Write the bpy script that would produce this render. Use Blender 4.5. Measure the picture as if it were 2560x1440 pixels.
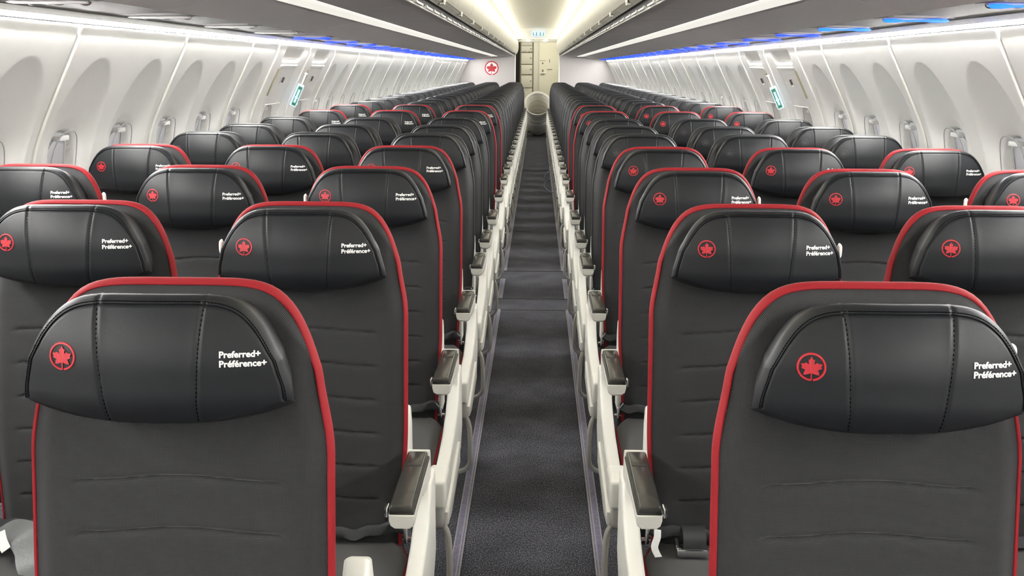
import bpy, bmesh, math, random
import numpy as np
from mathutils import Matrix, Vector
random.seed(7)
for o in list(bpy.data.objects):
    bpy.data.objects.remove(o)
SC = bpy.context.scene
COL = SC.collection
PI = math.pi

# ------------------------------------------------------------------ camera
F, TH, PS, RO, X0, H = 2500.0, 0.2163, 0.0243, 0.0045, 0.0154, 1.5
fw = Vector((-math.sin(PS)*math.cos(TH), math.cos(PS)*math.cos(TH), -math.sin(TH)))
rr = Vector((math.cos(PS), math.sin(PS), 0)); uu = rr.cross(fw)
R2 = math.cos(RO)*rr + math.sin(RO)*uu
U2 = -math.sin(RO)*rr + math.cos(RO)*uu
cd = bpy.data.cameras.new('camera')
cam = bpy.data.objects.new('camera', cd); COL.objects.link(cam)
cd.sensor_width = 36.0; cd.lens = F/2560*36.0; cd.clip_start = 0.05; cd.clip_end = 100
m = Matrix((R2, U2, -fw)).transposed().to_4x4(); m.translation = Vector((X0, 0, H))
cam.matrix_world = m
SC.camera = cam

# ------------------------------------------------------------------ world, exposure, light levels
w = bpy.data.worlds.new('world'); SC.world = w; w.use_nodes = True
w.node_tree.nodes['Background'].inputs[0].default_value = (0.8, 0.85, 1, 1)
w.node_tree.nodes['Background'].inputs[1].default_value = 0.02
SC.view_settings.view_transform = 'Standard'
SC.view_settings.look = 'None'
SC.view_settings.gamma = 1.0
SC.view_settings.use_curve_mapping = False
SC.view_settings.exposure = 0.9
L_COVE = 125.0      # light band at the top of the side walls
L_CEIL = 6.8      # light strips along the aisle ceiling
L_LAMP = 0.42       # long diffusers under the bins
L_BLUE = 2.6

# ------------------------------------------------------------------ materials
def newmat(name):
    m = bpy.data.materials.new(name); m.use_nodes = True
    nt = m.node_tree; b = nt.nodes['Principled BSDF']
    return m, nt, b
def N(nt, t, **k):
    n = nt.nodes.new(t)
    for a, v in k.items(): setattr(n, a, v)
    return n
def L(nt, a, b): nt.links.new(a, b)
def pm(name, col, rough=0.5, metal=0.0, spec=0.5, noise=0.0, nscale=40, bump=0.0, bscale=200, coat=0.0):
    m, nt, b = newmat(name)
    b.inputs['Base Color'].default_value = (*col, 1)
    b.inputs['Roughness'].default_value = rough
    b.inputs['Metallic'].default_value = metal
    b.inputs['Specular IOR Level'].default_value = spec
    b.inputs['Coat Weight'].default_value = coat
    tc = N(nt, 'ShaderNodeTexCoord')
    if noise:
        nz = N(nt, 'ShaderNodeTexNoise'); nz.inputs['Scale'].default_value = nscale
        L(nt, tc.outputs['Object'], nz.inputs['Vector'])
        mx = N(nt, 'ShaderNodeMix', data_type='RGBA')
        mx.inputs[6].default_value = (*[c*(1-noise) for c in col], 1)
        mx.inputs[7].default_value = (*[min(1, c*(1+noise)) for c in col], 1)
        L(nt, nz.outputs[0], mx.inputs[0]); L(nt, mx.outputs[2], b.inputs['Base Color'])
    if bump:
        nz = N(nt, 'ShaderNodeTexNoise'); nz.inputs['Scale'].default_value = bscale; nz.inputs['Detail'].default_value = 3
        L(nt, tc.outputs['Object'], nz.inputs['Vector'])
        bp = N(nt, 'ShaderNodeBump'); bp.inputs['Strength'].default_value = bump; bp.inputs['Distance'].default_value = 0.001
        L(nt, nz.outputs[0], bp.inputs['Height']); L(nt, bp.outputs[0], b.inputs['Normal'])
    return m
def em(name, col, strength):
    m, nt, b = newmat(name)
    c0 = 0.03 if ('blue' in name or 'sign' in name) else 0.7
    b.inputs['Base Color'].default_value = (c0, c0, c0, 1)
    b.inputs['Emission Color'].default_value = (*col, 1)
    b.inputs['Emission Strength'].default_value = strength
    return m
def fabric(name, dark, light, freq, axis2='Z'):
    # woven cloth: staggered pale threads on a dark ground
    m, nt, b = newmat(name)
    tc = N(nt, 'ShaderNodeTexCoord'); sp = N(nt, 'ShaderNodeSeparateXYZ'); L(nt, tc.outputs['Object'], sp.inputs[0])
    def sn(sock, k):
        a = N(nt, 'ShaderNodeMath', operation='MULTIPLY'); L(nt, sock, a.inputs[0]); a.inputs[1].default_value = k
        s = N(nt, 'ShaderNodeMath', operation='SINE'); L(nt, a.outputs[0], s.inputs[0]); return s.outputs[0]
    p = N(nt, 'ShaderNodeMath', operation='MULTIPLY')
    L(nt, sn(sp.outputs['X'], freq), p.inputs[0]); L(nt, sn(sp.outputs[axis2], freq*0.85), p.inputs[1])
    mr = N(nt, 'ShaderNodeMapRange'); L(nt, p.outputs[0], mr.inputs[0])
    mr.inputs[1].default_value = 0.2; mr.inputs[2].default_value = 0.75
    mx = N(nt, 'ShaderNodeMix', data_type='RGBA'); L(nt, mr.outputs[0], mx.inputs[0])
    mx.inputs[6].default_value = (*dark, 1); mx.inputs[7].default_value = (*light, 1)
    L(nt, mx.outputs[2], b.inputs['Base Color'])
    b.inputs['Roughness'].default_value = 0.85
    b.inputs['Sheen Weight'].default_value = 0.15
    bp = N(nt, 'ShaderNodeBump'); bp.inputs['Strength'].default_value = 0.35; bp.inputs['Distance'].default_value = 0.0006
    L(nt, p.outputs[0], bp.inputs['Height']); L(nt, bp.outputs[0], b.inputs['Normal'])
    return m
def ribbed(name, col, freq):
    m, nt, b = newmat(name)
    tc = N(nt, 'ShaderNodeTexCoord'); wv = N(nt, 'ShaderNodeTexWave', wave_type='BANDS', bands_direction='DIAGONAL')
    wv.inputs['Scale'].default_value = freq
    L(nt, tc.outputs['Object'], wv.inputs['Vector'])
    mx = N(nt, 'ShaderNodeMix', data_type='RGBA'); L(nt, wv.outputs['Fac'], mx.inputs[0])
    mx.inputs[6].default_value = (*[c*0.45 for c in col], 1); mx.inputs[7].default_value = (*col, 1)
    L(nt, mx.outputs[2], b.inputs['Base Color']); b.inputs['Roughness'].default_value = 0.7
    b.inputs['Specular IOR Level'].default_value = 0.3
    return m

M = {}
M['leather'] = pm('black leather', (0.0072, 0.008, 0.010), 0.46, spec=0.33, bump=0.22, bscale=1300)
M['fabric'] = fabric('charcoal woven cloth', (0.0028, 0.0028, 0.0036), (0.068, 0.068, 0.073), 2800)
M['plainback'] = pm('dark grey leather back', (0.012, 0.012, 0.0135), 0.5, bump=0.3, bscale=300)
M['cushion'] = fabric('grey cushion cloth', (0.025, 0.024, 0.023), (0.075, 0.072, 0.069), 3000, 'Y')
M['red'] = ribbed('red ribbed trim', (0.33, 0.008, 0.015), 260)
M['darktrim'] = pm('dark leather trim', (0.02, 0.02, 0.021), 0.55, spec=0.3)
M['redthread'] = pm('red embroidery', (0.40, 0.010, 0.020), 0.5)
M['whitethread'] = pm('white embroidery', (0.85, 0.84, 0.8), 0.6)
M['emboss'] = pm('debossed leather', (0.018, 0.018, 0.02), 0.5)
M['thread'] = pm('black thread', (0.002, 0.002, 0.002), 0.9, spec=0.02)
M['shell'] = pm('dark seat back shell', (0.02, 0.02, 0.022), 0.5)
M['white'] = pm('cream white plastic', (0.75, 0.74, 0.68), 0.32, noise=0.03, nscale=6)
M['grey'] = pm('satin grey plastic', (0.36, 0.35, 0.33), 0.35)
M['pad'] = pm('bronze grey armrest pad', (0.042, 0.040, 0.036), 0.24, spec=0.6)
M['padedge'] = pm('black armrest seal', (0.01, 0.01, 0.01), 0.4)
M['tube'] = pm('pale metal tube', (0.6, 0.58, 0.52), 0.35, metal=0.3)
M['chrome'] = pm('chrome', (0.75, 0.76, 0.78), 0.15, metal=1.0)
M['strap'] = pm('black webbing', (0.02, 0.021, 0.023), 0.5, bump=0.5, bscale=500)
M['sheenstrap'] = pm('grey webbing with painted sheen', (0.12, 0.125, 0.125), 0.35, bump=0.5, bscale=120)  # paler than the black webbing: reflected light put into its grey
M['label'] = pm('white cloth label', (0.8, 0.8, 0.78), 0.6)
M['wall'] = pm('side wall panel', (0.84, 0.835, 0.80), 0.45, noise=0.012, nscale=3)
M['seam'] = pm('white seam trim', (0.85, 0.84, 0.78), 0.3)
M['underside'] = pm('grey bin underside', (0.66, 0.63, 0.63), 0.45, noise=0.03, nscale=5)
M['bindoor'] = pm('cream bin door', (0.80, 0.78, 0.70), 0.35)
M['handle'] = pm('grey bin handle strip', (0.62, 0.60, 0.54), 0.4)
M['gap'] = pm('dark gap', (0.05, 0.05, 0.045), 0.6)
M['ceiling'] = pm('cream ceiling panel', (0.90, 0.88, 0.81), 0.45)
M['bulk'] = pm('pale mauve bulkhead', (0.42, 0.397, 0.39), 0.6, noise=0.02, nscale=3)
M['psu'] = pm('grey service panel', (0.25, 0.245, 0.24), 0.65, spec=0.1)
M['psurim'] = pm('pale light rim', (0.5, 0.49, 0.48), 0.35)
M['psudark'] = pm('dark air nozzle', (0.12, 0.11, 0.11), 0.4)
M['shade'] = pm('pale window shade', (0.72, 0.72, 0.76), 0.5)
M['reveal'] = pm('window reveal', (0.80, 0.79, 0.77), 0.3)
M['sealgrey'] = pm('grey rubber seal', (0.36, 0.35, 0.36), 0.5)
M['door'] = pm('exit hatch lining', (0.70, 0.69, 0.68), 0.4)
M['yellowed'] = pm('yellowed gap', (0.35, 0.33, 0.2), 0.6)
M['galley'] = pm('galley cream metal', (0.74, 0.71, 0.60), 0.4)
M['galleydark'] = pm('galley dark trim', (0.25, 0.23, 0.18), 0.6)  # dark tone of the cabinet body, latches, labels and door signs
M['lav'] = pm('cream lavatory door', (0.84, 0.81, 0.64), 0.4)
M['curtain'] = pm('dark brown curtain', (0.03, 0.022, 0.018), 0.8)
M['duct'] = pm('white air duct fabric', (0.84, 0.81, 0.73), 0.7)
M['cable'] = pm('blue grey cable', (0.16, 0.2, 0.3), 0.5)
M['frame'] = pm('dark seat frame', (0.03, 0.03, 0.03), 0.5)
M['cove'] = em('warm white light band', (1.0, 0.992, 0.965), L_COVE)
M['ceillight'] = em('warm ceiling light', (1.0, 0.975, 0.88), L_CEIL)
M['lamp'] = em('long lamp diffuser', (1.0, 0.97, 0.88), L_LAMP)
M['blue'] = em('blue light', (0.0, 0.02, 1.0), L_BLUE)
M['bluelight'] = em('bright blue light', (0.0, 0.075, 0.85), L_BLUE)
M['galleyfill'] = em('galley fill glow', (1.0, 0.97, 0.85), 2.2)  # glow of the unseen panel added to lift the galley
M['spot'] = em('galley downlight', (1.0, 0.95, 0.8), 9)
M['signwhite'] = em('lit sign face', (0.72, 0.86, 1.0), 0.55)
M['signgreen'] = em('lit green sign', (0.0, 0.13, 0.06), 0.9)
M['signblue'] = em('lit sign figure', (0.35, 0.6, 1.0), 1.2)

def carpet():
    m, nt, b = newmat('charcoal fleck carpet')
    tc = N(nt, 'ShaderNodeTexCoord')
    mp = N(nt, 'ShaderNodeMapping'); mp.inputs['Scale'].default_value = (1, 0.55, 1)
    L(nt, tc.outputs['Object'], mp.inputs[0])
    nz = N(nt, 'ShaderNodeTexNoise'); nz.inputs['Scale'].default_value = 270; nz.inputs['Detail'].default_value = 3; nz.inputs['Roughness'].default_value = 0.7
    L(nt, mp.outputs[0], nz.inputs['Vector'])
    n2 = N(nt, 'ShaderNodeTexNoise'); n2.inputs['Scale'].default_value = 6; L(nt, tc.outputs['Object'], n2.inputs['Vector'])
    a = N(nt, 'ShaderNodeMath', operation='MULTIPLY_ADD'); L(nt, n2.outputs[0], a.inputs[0]); a.inputs[1].default_value = 0.12; L(nt, nz.outputs[0], a.inputs[2])
    cr = N(nt, 'ShaderNodeValToRGB'); L(nt, a.outputs[0], cr.inputs[0])
    cr.color_ramp.elements[0].position = 0.54; cr.color_ramp.elements[0].color = (0.022, 0.022, 0.028, 1)
    cr.color_ramp.elements[1].position = 0.64; cr.color_ramp.elements[1].color = (0.175, 0.175, 0.21, 1)
    L(nt, cr.outputs[0], b.inputs['Base Color']); b.inputs['Roughness'].default_value = 0.95
    bp = N(nt, 'ShaderNodeBump'); bp.inputs['Strength'].default_value = 0.6; bp.inputs['Distance'].default_value = 0.003
    L(nt, nz.outputs[0], bp.inputs['Height']); L(nt, bp.outputs[0], b.inputs['Normal'])
    return m
M['carpet'] = carpet()
def strip():
    m, nt, b = newmat('lavender floor track')
    tc = N(nt, 'ShaderNodeTexCoord'); nz = N(nt, 'ShaderNodeTexNoise'); nz.inputs['Scale'].default_value = 60
    L(nt, tc.outputs['Object'], nz.inputs['Vector'])
    cr = N(nt, 'ShaderNodeValToRGB'); L(nt, nz.outputs[0], cr.inputs[0])
    cr.color_ramp.elements[0].color = (0.13, 0.12, 0.20, 1); cr.color_ramp.elements[1].color = (0.36, 0.34, 0.48, 1)
    L(nt, cr.outputs[0], b.inputs['Base Color']); b.inputs['Roughness'].default_value = 0.35
    return m
M['track'] = strip()
M['trackedge'] = pm('grey track edge', (0.50, 0.48, 0.48), 0.35)

# ------------------------------------------------------------------ mesh helpers
def finish(bm, name, smooth=True, recalc=True, angle=40):
    if recalc: bmesh.ops.recalc_face_normals(bm, faces=bm.faces)
    me = bpy.data.meshes.new(name); bm.to_mesh(me); bm.free()
    if smooth:
        for p in me.polygons: p.use_smooth = True
        try: me.set_sharp_from_angle(angle=math.radians(angle))
        except Exception: pass
    return me
def meshobj(name, me, mat=None, parent=None, label=None):
    o = bpy.data.objects.new(name, me); COL.objects.link(o)
    if mat is not None and len(me.materials) == 0: me.materials.append(mat)
    if parent: o.parent = parent
    if label: o['label'] = label
    return o
def empty(name, loc=(0, 0, 0), rz=0.0):
    o = bpy.data.objects.new(name, None); COL.objects.link(o); o.location = loc; o.rotation_euler = (0, 0, rz)
    o.empty_display_size = 0.05
    return o
def tag(o, label, cat, group=None, kind=None):
    o['label'] = label; o['category'] = cat
    if group: o['group'] = group
    if kind: o['kind'] = kind
    return o
def struct(o, label=None):
    o['kind'] = 'structure'
    if label: o['label'] = label
    return o
def box(bm, x0, x1, y0, y1, z0, z1, bev=0.0, seg=2):
    g = bmesh.ops.create_cube(bm, size=1)
    for v in g['verts']:
        v.co = Vector(((x0+x1)/2 + v.co.x*(x1-x0), (y0+y1)/2 + v.co.y*(y1-y0), (z0+z1)/2 + v.co.z*(z1-z0)))
    if bev:
        es = list({e for v in g['verts'] for e in v.link_edges})
        bmesh.ops.bevel(bm, geom=es, offset=bev, segments=seg, affect='EDGES', profile=0.5)
def tube(bm, pts, r, n=10, cap=True, closed=False):
    pts = [Vector(p) for p in pts]; rings = []
    k = len(pts); rs = r if isinstance(r, (list, tuple)) else [r]*k
    up = Vector((0, 0, 1)); prev = None
    for i, p in enumerate(pts):
        if closed: t = (pts[(i+1) % k] - pts[i-1]).normalized()
        else: t = (pts[min(i+1, k-1)] - pts[max(i-1, 0)]).normalized()
        if prev is None:
            a = t.cross(up)
            if a.length < 1e-3: a = t.cross(Vector((1, 0, 0)))
        else: a = prev - t*prev.dot(t)
        a.normalize(); prev = a; b = t.cross(a)
        rings.append([bm.verts.new(p + (a*math.cos(2*PI*j/n) + b*math.sin(2*PI*j/n))*rs[i]) for j in range(n)])
    for i in range(k if closed else k-1):
        A, B = rings[i], rings[(i+1) % k]
        for j in range(n): bm.faces.new((A[j], A[(j+1) % n], B[(j+1) % n], B[j]))
    if cap and not closed:
        bm.faces.new(rings[0]); bm.faces.new(rings[-1])
def smoothpath(pts, n=8):
    P = [np.array(p, float) for p in pts]; out = []
    for i in range(len(P)-1):
        p0 = P[max(i-1, 0)]; p1 = P[i]; p2 = P[i+1]; p3 = P[min(i+2, len(P)-1)]
        for k in range(n):
            t = k/n
            out.append(tuple(0.5*((2*p1) + (-p0+p2)*t + (2*p0-5*p1+4*p2-p3)*t*t + (-p0+3*p1-3*p2+p3)*t**3)))
    out.append(tuple(P[-1])); return out
def prism_x(bm, poly, x0, x1, bev=0.0, seg=2):
    # poly in (y, z), extruded along x
    a = [bm.verts.new((x0, y, z)) for y, z in poly]; b = [bm.verts.new((x1, y, z)) for y, z in poly]
    n = len(poly); fs = [bm.faces.new(a), bm.faces.new(b[::-1])]
    for i in range(n): fs.append(bm.faces.new((a[i], b[i], b[(i+1) % n], a[(i+1) % n])))
    if bev:
        bmesh.ops.recalc_face_normals(bm, faces=fs)
        es = [e for e in {e for f in fs[:2] for e in f.edges}]
        bmesh.ops.bevel(bm, geom=es, offset=bev, segments=seg, affect='EDGES', profile=0.5)
def prism_y(bm, poly, y0, y1, s=1):
    # closed poly in (x, z), extruded along y
    a = [bm.verts.new((s*x, y0, z)) for x, z in poly]; b = [bm.verts.new((s*x, y1, z)) for x, z in poly]
    n = len(poly); bm.faces.new(a); bm.faces.new(b[::-1])
    for i in range(n): bm.faces.new((a[i], b[i], b[(i+1) % n], a[(i+1) % n]))
def gridmesh(bm, G):
    V = [[bm.verts.new(p) for p in row] for row in G]
    for i in range(len(V)-1):
        for j in range(len(V[0])-1):
            bm.faces.new((V[i][j], V[i][j+1], V[i+1][j+1], V[i+1][j]))
    return V
def bridge(bm, A, B, closed=False):
    n = len(A)
    for i in range(n if closed else n-1):
        bm.faces.new((A[i], A[(i+1) % n], B[(i+1) % n], B[i]))
def sstep(a, b, x):
    t = min(1, max(0, (x-a)/(b-a))); return t*t*(3-2*t)

# ------------------------------------------------------------------ SEAT (local: x across, -y faces the camera, y=0 at the logo plane)
ZT, ZB = 1.205, 0.44
def yb(z): return 0.012 + (z-0.45)*0.125
def wf(z): return 0.214 - 0.018*sstep(0.96, 1.10, z) - 0.014*(1-sstep(0.45, 0.72, z))
def ztop(u): return ZT - 0.125*abs(u)**6
SEAMZ = [0.93 - 0.0745*k for k in range(6)]
def back_front(x, z, u):
    y = yb(z)
    m_ = max(abs(u), 1-(ztop(u)-z)/0.16)
    y += 0.016*sstep(0.80, 1.0, m_)**1.5                     # soft rounded rim
    y -= 0.010*math.exp(-((z-0.62)/0.2)**2)*(1-u*u)          # lumbar swell
    y -= 0.006*abs(u)**2*sstep(1.1, 0.7, z)
    for sz in SEAMZ:
        c = sz + 0.004*math.cos(u*5)
        d = z-c
        f = 1-sstep(0.142, 0.156, abs(x))
        y += f*(0.0075*math.exp(-(d/0.0030)**2) - 0.0012*math.exp(-((d+0.016)/0.012)**2))
    return y
def make_back():
    us = [math.sin(PI/2*t)*1.0 for t in np.linspace(-1, 1, 49)]
    nz = 300
    G = []
    for k in range(nz):
        v = k/(nz-1); row = []
        for u in us:
            z = ZB + v*(ztop(u)-ZB); x = u*wf(z)
            row.append((x, back_front(x, z, u), z))
        G.append(row)
    bm = bmesh.new(); V = gridmesh(bm, G)
    me = finish(bm, 'backrest', angle=80)
    border = [G[k][0] for k in range(nz)] + G[-1][1:-1] + [G[k][-1] for k in range(nz-1, -1, -1)]
    return me, border
back_me, border = make_back()
# resample border evenly
def resample(P, n):
    P = np.array(P); d = np.r_[0, np.cumsum(np.linalg.norm(np.diff(P, axis=0), axis=1))]
    t = np.linspace(0, d[-1], n); return np.stack([np.interp(t, d, P[:, i]) for i in range(3)], 1)
BP = resample(border, 150)
def outward(P):
    T = np.gradient(P, axis=0); T /= np.linalg.norm(T, axis=1)[:, None]
    n = np.stack([-T[:, 2], 0*T[:, 0], T[:, 0]], 1)
    n /= np.linalg.norm(n, axis=1)[:, None]
    # orientation: pointing away from the middle of the back
    c = np.array([0, 0, 0.85])
    s = np.sign(np.mean(np.sum(n*(P-c)*[1, 0, 1], axis=1))); return n*s
ON = outward(BP)
def sweep_profile(prof, name, closedprof=False, angle=50):
    bm = bmesh.new(); rings = []
    for p, n in zip(BP, ON):
        rings.append([bm.verts.new(Vector(p) + Vector(n)*a + Vector((0, b, 0))) for a, b in prof])
    for i in range(len(rings)-1): bridge(bm, rings[i], rings[i+1], closedprof)
    return finish(bm, name, angle=angle)
# red ribbed trim: fat rounded band round the front edge, deeper along the sides
trim_prof = [(-0.0045, -0.0005), (-0.0038, -0.0026), (-0.002, -0.0030), (0.0006, -0.001), (0.0034, 0.004), (0.0046, 0.010), (0.0038, 0.016), (0.001, 0.018), (-0.004, 0.018)]
trim_red_me = sweep_profile(trim_prof, 'piping', True, 60)
dk = [(-0.004, 0.000), (-0.0028, -0.002), (-0.0005, -0.0025), (0.0015, -0.001), (0.003, 0.003), (0.003, 0.012), (-0.003, 0.014)]
trim_dark_me = sweep_profile(dk, 'piping', True, 60)
# rear shell: side wall then back panel
def make_shell():
    bm = bmesh.new(); prof = [(-0.003, 0.010), (-0.004, 0.02), (-0.011, 0.040), (-0.024, 0.056), (-0.045, 0.062)]
    rings = []
    for p, n in zip(BP, ON):
        rings.append([bm.verts.new(Vector(p) + Vector(n)*a + Vector((0, b, 0))) for a, b in prof])
    for i in range(len(rings)-1): bridge(bm, rings[i], rings[i+1])
    last = [r[-1] for r in rings]
    h = len(last)//2
    for i in range(h-1):
        a, b, c, d = last[i], last[i+1], last[len(last)-2-i], last[len(last)-1-i]
        if len({a, b, c, d}) == 4: bm.faces.new((a, b, c, d))
    return finish(bm, 'rear_shell')
shell_me = make_shell()

# headrest ------------------------------------------------------
HZ0, HH, HW = 1.030, 0.179, 0.181
def hw_(zr): return HW - 0.010*sstep(0.2, 0.62, zr) - 0.004*sstep(0.12, 0.0, zr)
def htop(u): return 1.0 - 0.47*abs(u)**5.3
def hbot(u): return 0.17*abs(u)**2.6
def hpt(u, v):
    zr = hbot(u) + v*(htop(u)-hbot(u)); x = u*hw_(zr)*(1-0.06*max(0, zr-0.3)*abs(u)**2); return x, zr*HH
def hfront(x, z):   # z relative to the bottom of the headrest
    zr = z/HH
    y = -0.010 + 0.026*(x/0.18)**2 + 0.0225*max(0, 0.30-zr)**2/0.09 + 0.034*max(0, (zr-0.45)/0.55)**2
    for s in (-1, 1):
        c = s*(0.058 + 0.013*zr)
        y += (0.0036*math.exp(-((x-c)/0.0024)**2) - 0.0012*math.exp(-((x-c)/0.010)**2))*(0.25+0.75*sstep(0.02, 0.35, zr))
    return y
CX, CZ = 0.0, HH*0.52
def make_head():
    nu, nv = 161, 57
    us = [math.sin(PI/2*t)*0.5+0.5*t for t in np.linspace(-1, 1, nu)]
    vs = [0.5-0.5*math.cos(PI*t) for t in np.linspace(0, 1, nv)]
    bm = bmesh.new()
    ins = 0.0145
    def inset(x, z, d): return CX + (x-CX)*(1-d/0.18), CZ + (z-CZ)*(1-d/0.086)
    G = []
    for v in vs:
        row = []
        for u in us:
            x, z = hpt(u, v); x, z = inset(x, z, ins)
            row.append(bm.verts.new((x, hfront(x, z), HZ0+z)))
        G.append(row)
    for i in range(nv-1):
        for j in range(nu-1): bm.faces.new((G[i][j], G[i][j+1], G[i+1][j+1], G[i+1][j]))
    loop = [(us[j], vs[0]) for j in range(nu)] + [(us[-1], vs[i]) for i in range(1, nv)] + \
           [(us[j], vs[-1]) for j in range(nu-2, -1, -1)] + [(us[0], vs[i]) for i in range(nv-2, 0, -1)]
    lv = [G[0][j] for j in range(nu)] + [G[i][-1] for i in range(1, nv)] + [G[-1][j] for j in range(nu-2, -1, -1)] + [G[i][0] for i in range(nv-2, 0, -1)]
    prev = lv
    for d, dy in [(0.0118, 0.0006), (0.0109, 0.0032), (0.0101, 0.0034), (0.0090, 0.0006), (0.0065, 0.0006), (0.0034, 0.003), (0.0010, 0.007), (0.0, 0.013), (0.003, 0.025)]:
        ring = []
        for u, v in loop:
            x, z = hpt(u, v); x2, z2 = inset(x, z, d)
            g = sstep(0.0, 0.10, v)               # the border seam runs over the top and sides only
            soft = 0.020*(1-d/0.0145)**2.2 if d > 0.0005 else max(dy, 0.020)
            ring.append(bm.verts.new((x2, hfront(x2, z2)+dy*g+soft*(1-g), HZ0+z2)))
        bridge(bm, prev, ring, True); prev = ring
    ring = []
    for u, v in loop:
        x, z = hpt(u, v); x2, z2 = inset(x, z, 0.022); ring.append(bm.verts.new((x2, yb(HZ0+z2)+0.022, HZ0+z2)))
    bridge(bm, prev, ring, True)
    return finish(bm, 'headrest', angle=85)
head_me = make_head()
def make_stitch():
    bm = bmesh.new()
    def dash(p, t, l=0.0030, w=0.0013):
        p = Vector(p); t = Vector(t).normalized(); n = Vector((0, -1, 0)); b = t.cross(n).normalized()
        c = [p + t*(sx*l/2) + b*(sy*w/2) + n*sn for sx in (-1, 1) for sy in (-1, 1) for sn in (-0.0006, 0.0005)]
        v = [bm.verts.new(q) for q in c]
        for f in ((0, 1, 3, 2), (4, 6, 7, 5), (0, 4, 5, 1), (2, 3, 7, 6), (0, 2, 6, 4), (1, 5, 7, 3)): bm.faces.new([v[i] for i in f])
    for s in (-1, 1):
        z = 0.016
        while z < HH-0.018:
            zr = z/HH; x = s*(0.058+0.013*zr)
            dash((x, hfront(x, z)-0.0004, HZ0+z), (s*0.013/HH, 0, 1)); z += 0.0058
    pts = []
    for t in np.linspace(-1, 1, 400):
        u = t
        x, z = hpt(u, 1.0); pts.append((CX+(x-CX)*(1-0.0065/0.18), CZ+(z-CZ)*(1-0.0065/0.086)))
    x, z = pts[0]
    left = []
    for v in np.linspace(0.12, 1, 80):
        x, z = hpt(-1, v); left.append((CX+(x-CX)*(1-0.0065/0.18), CZ+(z-CZ)*(1-0.0065/0.086)))
    P = left + pts + [(-a, b) for a, b in left[::-1]]
    P3 = resample([(a, 0, b) for a, b in P], 130)
    T = np.gradient(P3, axis=0)
    for p, t in zip(P3, T): dash((p[0], hfront(p[0], p[2])+0.0002, HZ0+p[2]), (t[0], 0, t[2]), 0.0030, 0.0009)
    return finish(bm, 'stitching', smooth=False)
stitch_me = make_stitch()

# maple leaf roundel -----------------------------------------------
LEAF = [(0, 0.74), (0.12, 0.50), (0.22, 0.52), (0.17, 0.18), (0.38, 0.33), (0.45, 0.25), (0.72, 0.23), (0.63, 0.05), (0.69, -0.06), (0.40, -0.21),
        (0.48, -0.30), (0.53, -0.54), (0.31, -0.51), (0.04, -0.42), (0.035, -0.93)]
LEAF = LEAF + [(-x, y) for x, y in LEAF[::-1] if x > 0]
def make_roundel(R, project, name, thick=0.0012):
    bm = bmesh.new()
    def put(x, z, lift): return bm.verts.new(project(x, z, lift))
    n = 56; gap = 0.10
    A, B, C_, D = [], [], [], []
    for i in range(n+1):
        a = -PI/2 + gap*1.2 + (2*PI - gap*1.6)*i/n
        A.append(put(R*math.cos(a), R*math.sin(a), 0)); B.append(put(R*0.97*math.cos(a), R*0.97*math.sin(a), thick))
        C_.append(put(R*0.87*math.cos(a), R*0.87*math.sin(a), thick)); D.append(put(R*0.84*math.cos(a), R*0.84*math.sin(a), 0))
    for P, Q in ((A, B), (B, C_), (C_, D)): bridge(bm, P, Q)
    lp = [(x*R, y*R) for x, y in LEAF]
    top = [put(x, z, thick) for x, z in lp]; bot = [put(x, z, 0) for x, z in lp]
    bm.faces.new(top); bridge(bm, top, bot, True)
    es = [f for f in bm.faces if len(f.verts) > 4]
    bmesh.ops.triangulate(bm, faces=es)
    return finish(bm, name, smooth=False)
EX, TX, LZ = -0.1137, 0.1237, 0.102
def head_project(cx):
    def f(x, z, lift):
        xx = cx+x; zz = LZ+z
        return (xx, hfront(xx, zz)-0.0003-lift, HZ0+zz)
    return f
emblem_me = make_roundel(0.0185, head_project(EX), 'emblem')
emboss_me = make_roundel(0.0185, head_project(EX), 'emblem', 0.0004)

def text_mesh(s, size, offset, extr, name):
    c = bpy.data.curves.new('t', 'FONT'); c.body = s; c.size = size; c.offset = offset; c.extrude = extr; c.resolution_u = 3
    c.align_x = 'LEFT'
    o = bpy.data.objects.new('t', c); COL.objects.link(o)
    dg = bpy.context.evaluated_depsgraph_get(); dg.update()
    me = bpy.data.meshes.new_from_object(o.evaluated_get(dg)); bpy.data.objects.remove(o); bpy.data.curves.remove(c)
    me.name = name; me.materials.clear(); return me
def lettering():
    bm = bmesh.new()
    for s, dz in (('Preferred+', 0.0038), ('Pr\u00e9f\u00e9rence+', -0.0084)):
        me = text_mesh(s, 0.0125, 0.00036, 0.0004, 'x')
        xs = [v.co.x for v in me.vertices]; sc = (0.0515 if s[2] == 'e' and s[3] == 'f' and dz > 0 else 0.0590)/(max(xs)-min(xs)); x0 = min(xs)
        t = bmesh.new(); t.from_mesh(me); 
        for v in t.verts:
            x = TX-0.0300+(v.co.x-x0)*sc; z = LZ+dz+v.co.y*sc*0.98-0.0025
            v.co = Vector((x, hfront(x, z)-0.0009-v.co.z, HZ0+z))
        tm = bpy.data.meshes.new('tt'); t.to_mesh(tm); t.free(); bm.from_mesh(tm)
    return finish(bm, 'lettering', smooth=False, recalc=False)
letter_me = lettering()

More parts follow.
